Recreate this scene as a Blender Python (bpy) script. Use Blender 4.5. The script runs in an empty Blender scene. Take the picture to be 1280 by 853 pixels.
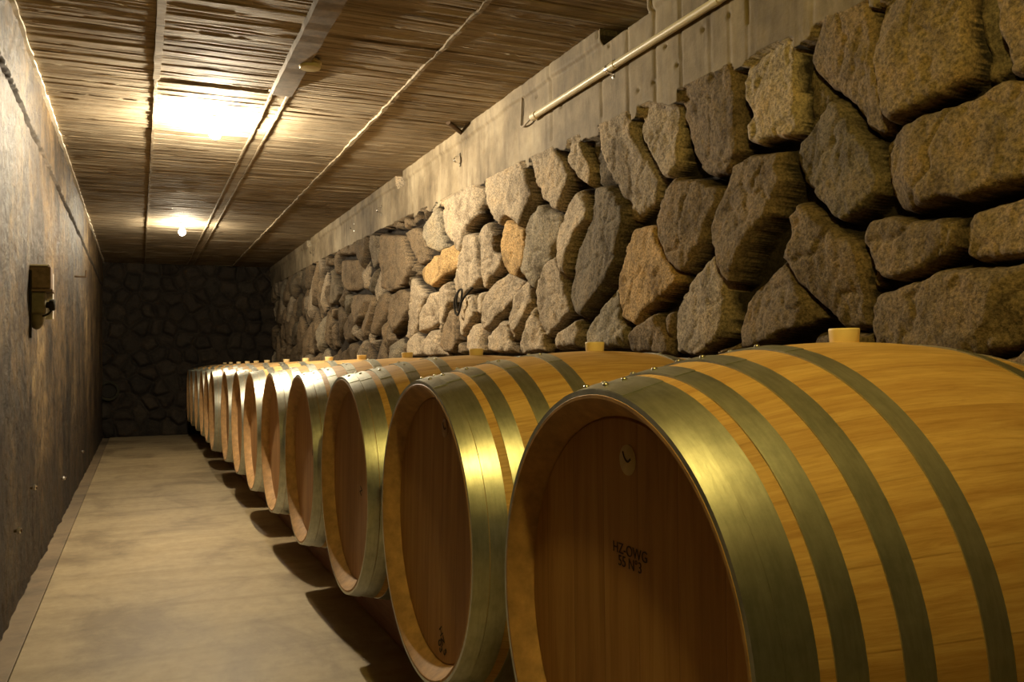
import bpy, bmesh, math, random
import numpy as np
from mathutils import Vector, Matrix

SC = bpy.context.scene
COL = SC.collection
PI = math.pi
random.seed(7)
RNG = np.random.default_rng(11)

# ------------------------------------------------------------------ object helpers
def tag(o, label=None, cat=None, group=None, kind=None):
    if label: o['label'] = label
    if cat: o['category'] = cat
    if group: o['group'] = group
    if kind: o['kind'] = kind
    return o

def link(name, me, mats, parent=None, loc=(0, 0, 0), rot=(0, 0, 0)):
    o = bpy.data.objects.new(name, me); COL.objects.link(o)
    if not isinstance(mats, (list, tuple)): mats = [mats]
    for m in mats: me.materials.append(m)
    o.location = loc; o.rotation_euler = rot
    if parent: o.parent = parent
    return o

def empty(name, loc, rot=(0, 0, 0)):
    o = bpy.data.objects.new(name, None); COL.objects.link(o)
    o.empty_display_size = .05
    o.location = loc; o.rotation_euler = rot
    return o

def bm_mesh(bm, smooth=True, name='m', sharp=40):
    bmesh.ops.recalc_face_normals(bm, faces=bm.faces)
    me = bpy.data.meshes.new(name); bm.to_mesh(me); bm.free()
    if smooth:
        for p in me.polygons: p.use_smooth = True
        me.set_sharp_from_angle(angle=math.radians(sharp))
    return me

def add_box(bm, lo, hi, bevel=0.0):
    r = bmesh.ops.create_cube(bm, size=1)
    vs = r['verts']
    for v in vs:
        v.co = Vector([(lo[i] + hi[i]) / 2 + v.co[i] * (hi[i] - lo[i]) for i in range(3)])
    if bevel > 0:
        es = list({e for v in vs for e in v.link_edges})
        bmesh.ops.bevel(bm, geom=es, offset=bevel, segments=2, affect='EDGES', profile=.5)

def add_lathe(bm, prof, segs=32, axis='z', origin=(0, 0, 0), cap0=False, cap1=False):
    rings = []
    for (r, h) in prof:
        ring = []
        for i in range(segs):
            a = 2 * PI * i / segs
            if axis == 'z': p = (r * math.cos(a), r * math.sin(a), h)
            elif axis == 'x': p = (h, r * math.cos(a), r * math.sin(a))
            else: p = (r * math.cos(a), h, r * math.sin(a))
            ring.append(bm.verts.new(Vector(p) + Vector(origin)))
        rings.append(ring)
    for a, b in zip(rings, rings[1:]):
        for i in range(segs):
            j = (i + 1) % segs
            bm.faces.new((a[i], a[j], b[j], b[i]))
    if cap0: bm.faces.new(rings[0])
    if cap1: bm.faces.new(rings[-1])
    return rings

def add_tube(bm, pts, r, segs=12, caps=True):
    pts = [Vector(p) for p in pts]; rings = []
    prev = None
    for k, p in enumerate(pts):
        t = (pts[min(k + 1, len(pts) - 1)] - pts[max(k - 1, 0)]).normalized()
        if prev is None:
            ref = Vector((0, 0, 1)) if abs(t.z) < .9 else Vector((1, 0, 0))
            n = t.cross(ref).normalized()
        else:
            n = (prev - t * prev.dot(t)).normalized()
        prev = n; b = t.cross(n)
        rings.append([bm.verts.new(p + n * (r * math.cos(2 * PI * i / segs)) + b * (r * math.sin(2 * PI * i / segs))) for i in range(segs)])
    for a, c in zip(rings, rings[1:]):
        for i in range(segs):
            j = (i + 1) % segs
            bm.faces.new((a[i], a[j], c[j], c[i]))
    if caps: bm.faces.new(rings[0]); bm.faces.new(rings[-1])

def smooth_path(pts, n=8):
    pts = [Vector(p) for p in pts]; out = []
    for i in range(len(pts) - 1):
        p0 = pts[max(i - 1, 0)]; p1 = pts[i]; p2 = pts[i + 1]; p3 = pts[min(i + 2, len(pts) - 1)]
        for k in range(n):
            t = k / n
            out.append(.5 * ((2 * p1) + (p2 - p0) * t + (2 * p0 - 5 * p1 + 4 * p2 - p3) * t * t + (3 * p1 - p0 - 3 * p2 + p3) * t ** 3))
    out.append(pts[-1])
    return out

# ------------------------------------------------------------------ numpy noise and grids
def vnoise(u, v, seed=0):
    tab = np.random.default_rng(seed).random((256, 256))
    iu = np.floor(u).astype(int); iv = np.floor(v).astype(int)
    fu = u - iu; fv = v - iv
    fu = fu * fu * (3 - 2 * fu); fv = fv * fv * (3 - 2 * fv)
    g = lambda a, b: tab[a & 255, b & 255]
    return ((g(iu, iv) * (1 - fu) + g(iu + 1, iv) * fu) * (1 - fv) + (g(iu, iv + 1) * (1 - fu) + g(iu + 1, iv + 1) * fu) * fv) * 2 - 1

def fbm(u, v, seed=0, octv=4):
    s = 0; a = 1; t = 0
    for k in range(octv):
        s = s + a * vnoise(u * 2 ** k + 17 * k, v * 2 ** k + 31 * k, seed + k); t += a; a *= .5
    return s / t

def grid_mesh(P, name='grid', mat_idx=None, cols=None, flip=False):
    """P: (n, m, 3) array of points -> one mesh of quads"""
    n, m = P.shape[:2]
    me = bpy.data.meshes.new(name)
    me.vertices.add(n * m); me.vertices.foreach_set('co', P.reshape(-1).astype(np.float32))
    i = np.arange(n - 1)[:, None] * m + np.arange(m - 1)[None, :]
    q = np.stack([i, i + m, i + m + 1, i + 1], -1).reshape(-1, 4)
    if flip: q = q[:, ::-1]
    nf = len(q)
    me.loops.add(nf * 4); me.loops.foreach_set('vertex_index', q.reshape(-1).astype(np.int32))
    me.polygons.add(nf); me.polygons.foreach_set('loop_start', (np.arange(nf) * 4).astype(np.int32))
    me.polygons.foreach_set('use_smooth', np.ones(nf, bool))
    if mat_idx is not None: me.polygons.foreach_set('material_index', mat_idx.reshape(-1).astype(np.int32))
    if cols is not None:
        at = me.color_attributes.new('stone_colour', 'FLOAT_COLOR', 'POINT')
        c = np.concatenate([cols.reshape(-1, 3), np.ones((n * m, 1))], 1)
        at.data.foreach_set('color', c.reshape(-1).astype(np.float32))
    me.update(calc_edges=True); me.validate()
    return me

# ------------------------------------------------------------------ materials
def nodes(name):
    m = bpy.data.materials.new(name); m.use_nodes = True
    nt = m.node_tree; b = nt.nodes['Principled BSDF']
    return m, nt, b
class NT:
    def __init__(s, nt): s.nt = nt
    def n(s, typ, **kw):
        o = s.nt.nodes.new(typ)
        for k, v in kw.items():
            if k.startswith('_'): setattr(o, k[1:], v)
            else: o.inputs[k.replace('__', ' ')].default_value = v
        return o
    def l(s, a, b): s.nt.links.new(a, b)
    def coord(s, scale=(1, 1, 1), out='Object'):
        t = s.n('ShaderNodeTexCoord'); mp = s.n('ShaderNodeMapping')
        mp.inputs['Scale'].default_value = scale
        s.l(t.outputs[out], mp.inputs['Vector']); return mp.outputs['Vector']
    def noise(s, vec, scale, detail=6, rough=.6, dist=0):
        t = s.n('ShaderNodeTexNoise'); t.inputs['Scale'].default_value = scale
        t.inputs['Detail'].default_value = detail; t.inputs['Roughness'].default_value = rough
        t.inputs['Distortion'].default_value = dist
        s.l(vec, t.inputs['Vector']); return t.outputs['Fac']
    def ramp(s, fac, stops):
        r = s.n('ShaderNodeValToRGB'); e = r.color_ramp.elements
        while len(e) < len(stops): e.new(.5)
        for k, (p, c) in enumerate(stops):
            e[k].position = p; e[k].color = (*c, 1) if len(c) == 3 else c
        s.l(fac, r.inputs['Fac']); return r.outputs['Color']
    def mix(s, a, b, fac, mode='MIX'):
        m = s.n('ShaderNodeMix', _data_type='RGBA', _blend_type=mode)
        for v, i in ((fac, 0), (a, 6), (b, 7)):
            if hasattr(v, 'links'): s.l(v, m.inputs[i])
            elif i == 0: m.inputs[i].default_value = v
            else: m.inputs[i].default_value = (*v, 1)
        return m.outputs[2]
    def math(s, op, a, b=0, c=0):
        m = s.n('ShaderNodeMath', _operation=op)
        for k, v in enumerate((a, b, c)):
            if hasattr(v, 'links'): s.l(v, m.inputs[k])
            else: m.inputs[k].default_value = v
        return m.outputs[0]
    def bump(s, h, dist, strength=1, normal=None):
        b = s.n('ShaderNodeBump'); b.inputs['Distance'].default_value = dist; b.inputs['Strength'].default_value = strength
        s.l(h, b.inputs['Height'])
        if normal is not None: s.l(normal, b.inputs['Normal'])
        return b.outputs['Normal']

def mat_stone(name, dark=1.0):
    m, nt, b = nodes(name); g = NT(nt)
    v = g.coord()
    at = g.n('ShaderNodeAttribute', _attribute_name='stone_colour')
    n1 = g.noise(v, 9, 6, .65); n2 = g.noise(v, 130, 4, .7); n3 = g.noise(v, 30, 6, .7)
    c = g.mix(at.outputs['Color'], g.ramp(n1, [(.3, (.45, .42, .38)), (.5, (1, 1, 1)), (.72, (1.25, 1.15, 1.0))]), 1, 'MULTIPLY')
    c = g.mix(c, g.ramp(n2, [(.38, (.4, .4, .4)), (.52, (1, 1, 1)), (.7, (1.6, 1.55, 1.45))]), .85, 'MULTIPLY')
    if dark != 1: c = g.mix(c, (dark, dark, dark), 1, 'MULTIPLY')
    g.l(c, b.inputs['Base Color'])
    b.inputs['Roughness'].default_value = .82
    b.inputs['Specular IOR Level'].default_value = .3
    nrm = g.bump(n3, .012, .8); nrm = g.bump(n2, .0035, .9, nrm)
    g.l(nrm, b.inputs['Normal'])
    return m

def mat_band():
    m, nt, b = nodes('board_marked_concrete'); g = NT(nt)
    v = g.coord(); vs = g.coord((1, 6, 1.2))
    n1 = g.noise(v, 3, 6, .65); n2 = g.noise(vs, 2.2, 6, .65); n3 = g.noise(v, 90, 4, .7)
    c = g.ramp(n1, [(.32, (.11, .082, .048)), (.48, (.22, .172, .105)), (.7, (.40, .33, .22))])
    c = g.mix(c, g.ramp(n2, [(.3, (.5, .46, .4)), (.5, (1, 1, 1)), (.75, (1.2, 1.18, 1.1))]), .8, 'MULTIPLY')
    g.l(c, b.inputs['Base Color']); b.inputs['Roughness'].default_value = .75
    nrm = g.bump(n2, .003, .6); nrm = g.bump(n3, .0015, .7, nrm); g.l(nrm, b.inputs['Normal'])
    return m

def mat_ceiling():
    m, nt, b = nodes('board_marked_ceiling'); g = NT(nt)
    v = g.coord(); vs = g.coord((.7, 16, 1)); vt = g.coord((1.2, 60, 1))
    n1 = g.noise(v, 2.2, 6, .65); n2 = g.noise(vs, 1.6, 8, .7, .4); n4 = g.noise(vt, 1.3, 7, .7, .2); n3 = g.noise(v, 60, 4, .7)
    c = g.ramp(n1, [(.3, (.23, .19, .13)), (.5, (.36, .305, .22)), (.7, (.47, .41, .31))])
    c = g.mix(c, g.ramp(n2, [(.33, (.3, .25, .18)), (.45, (.85, .8, .74)), (.6, (1, 1, 1)), (.8, (1.25, 1.2, 1.1))]), .9, 'MULTIPLY')
    c = g.mix(c, g.ramp(n4, [(.36, (.16, .12, .08)), (.47, (1, 1, 1)), (.7, (1.15, 1.12, 1.05))]), .8, 'MULTIPLY')
    g.l(c, b.inputs['Base Color']); b.inputs['Roughness'].default_value = .8
    b.inputs['Specular IOR Level'].default_value = .2
    nrm = g.bump(n4, .003, .8); nrm = g.bump(n2, .003, .4, nrm); nrm = g.bump(n3, .002, .6, nrm); g.l(nrm, b.inputs['Normal'])
    return m

def mat_leftwall():
    m, nt, b = nodes('stained_concrete'); g = NT(nt)
    v = g.coord(); vs = g.coord((1, .8, .6)); vt = g.coord((1, 2.4, 1.1))
    n1 = g.noise(v, 2.0, 6, .65); n2 = g.noise(vs, 2.0, 10, .72, .8); n4 = g.noise(vt, 2.0, 8, .7, .6); n3 = g.noise(v, 60, 6, .8)
    n5 = g.noise(g.coord((1, .7, 1)), 15, 8, .75, .8); n6 = g.noise(g.coord((1, .8, .8)), 6.5, 9, .72, 1.2)
    c = g.ramp(n2, [(.38, (.028, .018, .008)), (.47, (.09, .06, .028)), (.55, (.165, .115, .056)), (.66, (.31, .235, .125))])
    c = g.mix(c, g.ramp(n4, [(.34, (.4, .33, .24)), (.52, (1, .97, .9)), (.75, (1.25, 1.15, .95))]), .7, 'MULTIPLY')
    c = g.mix(c, g.ramp(n5, [(.38, (.2, .15, .1)), (.49, (1, 1, 1)), (.68, (1.5, 1.42, 1.25))]), .85, 'MULTIPLY')
    c = g.mix(c, g.ramp(n6, [(.40, (.25, .19, .13)), (.49, (1, 1, 1)), (.65, (1.3, 1.22, 1.05))]), .85, 'MULTIPLY')
    # darker tone in an irregular belt along the foot of the wall
    sx = g.n('ShaderNodeSeparateXYZ'); g.l(g.coord(), sx.inputs[0])
    hgt = g.math('ADD', sx.outputs[2], g.math('MULTIPLY', g.math('SUBTRACT', n1, .5), 1.6))
    foot_tone = g.ramp(hgt, [(.15, (.22, .18, .13)), (.95, (1, 1, 1))])
    c = g.mix(c, foot_tone, .9, 'MULTIPLY')
    g.l(c, b.inputs['Base Color'])
    g.l(g.math('MULTIPLY_ADD', n5, .5, .3), b.inputs['Roughness'])
    nrm = g.bump(n4, .008, .6); nrm = g.bump(n5, .022, 1, nrm); nrm = g.bump(n3, .008, 1, nrm); g.l(nrm, b.inputs['Normal'])
    return m

def mat_floor(name, base, dark, rough=.55):
    m, nt, b = nodes(name); g = NT(nt)
    v = g.coord((1, .8, 1)); vs = g.coord((.5, 5, 1))
    n1 = g.noise(v, 2.4, 7, .65, .6); n2 = g.noise(v, 22, 6, .7); n3 = g.noise(vs, 1.5, 6, .6, .4)
    c = g.ramp(n1, [(.36, dark), (.5, base), (.68, tuple(min(1, x * 1.2) for x in base))])
    c = g.mix(c, g.ramp(n2, [(.3, (.78, .76, .72)), (.6, (1.05, 1.05, 1.05))]), .7, 'MULTIPLY')
    c = g.mix(c, g.ramp(n3, [(.35, (.72, .7, .66)), (.55, (1, 1, 1))]), .7, 'MULTIPLY')
    g.l(c, b.inputs['Base Color']); g.l(g.math('MULTIPLY_ADD', n1, .25, rough - .1), b.inputs['Roughness'])
    nrm = g.bump(n2, .0012, .6); g.l(nrm, b.inputs['Normal'])
    return m

def mat_staves():
    m, nt, b = nodes('oak_staves'); g = NT(nt)
    t = g.n('ShaderNodeTexCoord'); sp = g.n('ShaderNodeSeparateXYZ'); g.l(t.outputs['Object'], sp.inputs[0])
    ang = g.math('ARCTAN2', sp.outputs[2], sp.outputs[1])
    k = g.math('MULTIPLY', ang, 26 / (2 * PI))
    fr = g.math('FRACT', g.math('ADD', k, 40.25)); idx = g.math('FLOOR', g.math('ADD', k, 40.25))
    ed = g.math('MINIMUM', fr, g.math('SUBTRACT', 1, fr))
    line = g.ramp(ed, [(0, (0, 0, 0)), (.02, (1, 1, 1))])
    cm = g.n('ShaderNodeCombineXYZ')
    g.l(g.math('MULTIPLY', sp.outputs[0], 1.2), cm.inputs[0]); g.l(g.math('MULTIPLY', ang, 6), cm.inputs[1]); g.l(idx, cm.inputs[2])
    oi = g.n('ShaderNodeObjectInfo'); ofs = g.n('ShaderNodeVectorMath', _operation='ADD')
    cr = g.n('ShaderNodeCombineXYZ'); g.l(g.math('MULTIPLY', oi.outputs['Random'], 37), cr.inputs[0]); g.l(cm.outputs[0], ofs.inputs[0]); g.l(cr.outputs[0], ofs.inputs[1])
    grain = g.noise(ofs.outputs[0], 9, 9, .72, .4)
    wn = g.n('ShaderNodeTexWhiteNoise', _noise_dimensions='2D'); c2 = g.n('ShaderNodeCombineXYZ'); g.l(idx, c2.inputs[0]); g.l(oi.outputs['Random'], c2.inputs[1]); g.l(c2.outputs[0], wn.inputs['Vector'])
    blot = g.noise(ofs.outputs[0], 1.6, 5, .6, 1.0)
    c = g.ramp(grain, [(.3, (.44, .26, .085)), (.5, (.60, .385, .145)), (.7, (.70, .49, .215))])
    c = g.mix(c, g.ramp(wn.outputs['Value'], [(0, (.92, .88, .84)), (1, (1.06, 1.06, 1.06))]), .8, 'MULTIPLY')
    c = g.mix(c, g.ramp(blot, [(.35, (.75, .66, .55)), (.55, (1, 1, 1)), (.75, (1.15, 1.15, 1.1))]), .7, 'MULTIPLY')
    c = g.mix(c, g.mix((.45, .35, .25), (1, 1, 1), line), .35, 'MULTIPLY')
    g.l(c, b.inputs['Base Color']); b.inputs['Roughness'].default_value = .5; b.inputs['Specular IOR Level'].default_value = .35
    nrm = g.bump(line, .0003, .4); nrm = g.bump(grain, .0005, .5, nrm); g.l(nrm, b.inputs['Normal'])
    return m

def mat_head():
    m, nt, b = nodes('oak_head'); g = NT(nt)
    t = g.n('ShaderNodeTexCoord'); sp = g.n('ShaderNodeSeparateXYZ'); g.l(t.outputs['Object'], sp.inputs[0])
    k = g.math('ADD', g.math('MULTIPLY', sp.outputs[1], 1 / .082), 20.5)
    fr = g.math('FRACT', k); idx = g.math('FLOOR', k)
    ed = g.math('MINIMUM', fr, g.math('SUBTRACT', 1, fr)); line = g.ramp(ed, [(0, (0, 0, 0)), (.016, (1, 1, 1))])
    oi = g.n('ShaderNodeObjectInfo')
    cm = g.n('ShaderNodeCombineXYZ')
    g.l(g.math('MULTIPLY', sp.outputs[1], 26), cm.inputs[0]); g.l(g.math('MULTIPLY', sp.outputs[2], 1.6), cm.inputs[1]); g.l(g.math('MULTIPLY_ADD', oi.outputs['Random'], 31, idx), cm.inputs[2])
    grain = g.noise(cm.outputs[0], 1.6, 8, .65, .5)
    wn = g.n('ShaderNodeTexWhiteNoise', _noise_dimensions='2D'); c2 = g.n('ShaderNodeCombineXYZ'); g.l(idx, c2.inputs[0]); g.l(oi.outputs['Random'], c2.inputs[1]); g.l(c2.outputs[0], wn.inputs['Vector'])
    c = g.ramp(grain, [(.3, (.35, .185, .075)), (.5, (.47, .265, .11)), (.7, (.56, .34, .15))])
    c = g.mix(c, g.ramp(wn.outputs['Value'], [(0, (.86, .80, .76)), (1, (1.08, 1.08, 1.06))]), .8, 'MULTIPLY')
    c = g.mix(c, g.mix((.4, .3, .22), (1, 1, 1), line), .55, 'MULTIPLY')
    g.l(c, b.inputs['Base Color']); b.inputs['Roughness'].default_value = .6; b.inputs['Specular IOR Level'].default_value = .3
    nrm = g.bump(line, .0006, .6); nrm = g.bump(grain, .0005, .5, nrm); g.l(nrm, b.inputs['Normal'])
    return m

def mat_hoop():
    m, nt, b = nodes('galvanised_hoop'); g = NT(nt)
    t = g.n('ShaderNodeTexCoord'); sp = g.n('ShaderNodeSeparateXYZ'); g.l(t.outputs['Object'], sp.inputs[0])
    ang = g.math('ARCTAN2', sp.outputs[2], sp.outputs[1])
    cm = g.n('ShaderNodeCombineXYZ'); g.l(g.math('MULTIPLY', sp.outputs[0], 60), cm.inputs[0]); g.l(g.math('MULTIPLY', ang, 2.5), cm.inputs[1])
    oi = g.n('ShaderNodeObjectInfo'); g.l(g.math('MULTIPLY', oi.outputs['Random'], 50), cm.inputs[2])
    s1 = g.noise(cm.outputs[0], 3, 5, .6)
    n2 = g.noise(g.coord(), 18, 6, .7); n3 = g.noise(g.coord(), 5, 4, .6)
    c = g.ramp(n2, [(.3, (.40, .42, .37)), (.5, (.52, .54, .47)), (.7, (.62, .63, .56))])
    c = g.mix(c, g.ramp(s1, [(.35, (.8, .8, .78)), (.6, (1.05, 1.05, 1.05))]), .7, 'MULTIPLY')
    g.l(c, b.inputs['Base Color']); b.inputs['Metallic'].default_value = .9
    r = g.math('MULTIPLY_ADD', n3, .2, .25); g.l(r, b.inputs['Roughness'])
    nrm = g.bump(s1, .0003, .5); nrm = g.bump(n2, .0006, .35, nrm); g.l(nrm, b.inputs['Normal'])
    return m

def mat_plain(name, col, rough=.5, metal=0, nscale=30, var=.25, spec=.5):
    m, nt, b = nodes(name); g = NT(nt)
    n = g.noise(g.coord(), nscale, 5, .65)
    lo = tuple(x * (1 - var) for x in col); hi = tuple(min(1, x * (1 + var)) for x in col)
    g.l(g.ramp(n, [(.3, lo), (.7, hi)]), b.inputs['Base Color'])
    b.inputs['Roughness'].default_value = rough; b.inputs['Metallic'].default_value = metal
    b.inputs['Specular IOR Level'].default_value = spec
    g.l(g.bump(n, .0008, .4), b.inputs['Normal'])
    return m

def mat_rail():
    m, nt, b = nodes('red_brown_timber'); g = NT(nt)
    n = g.noise(g.coord((12, .8, 12)), 4, 7, .65, .3)
    g.l(g.ramp(n, [(.3, (.16, .065, .035)), (.7, (.36, .17, .095))]), b.inputs['Base Color'])
    b.inputs['Roughness'].default_value = .7
    g.l(g.bump(n, .001, .5), b.inputs['Normal'])
    return m

def mat_emit(name, col, strength):
    m, nt, b = nodes(name)
    b.inputs['Base Color'].default_value = (*col, 1)
    b.inputs['Emission Color'].default_value = (*col, 1); b.inputs['Emission Strength'].default_value = strength
    return m

L_NEAR, L_MID, L_FAR, EXPOSURE = 30.0, 120.0, 40.0, 0.05
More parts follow.
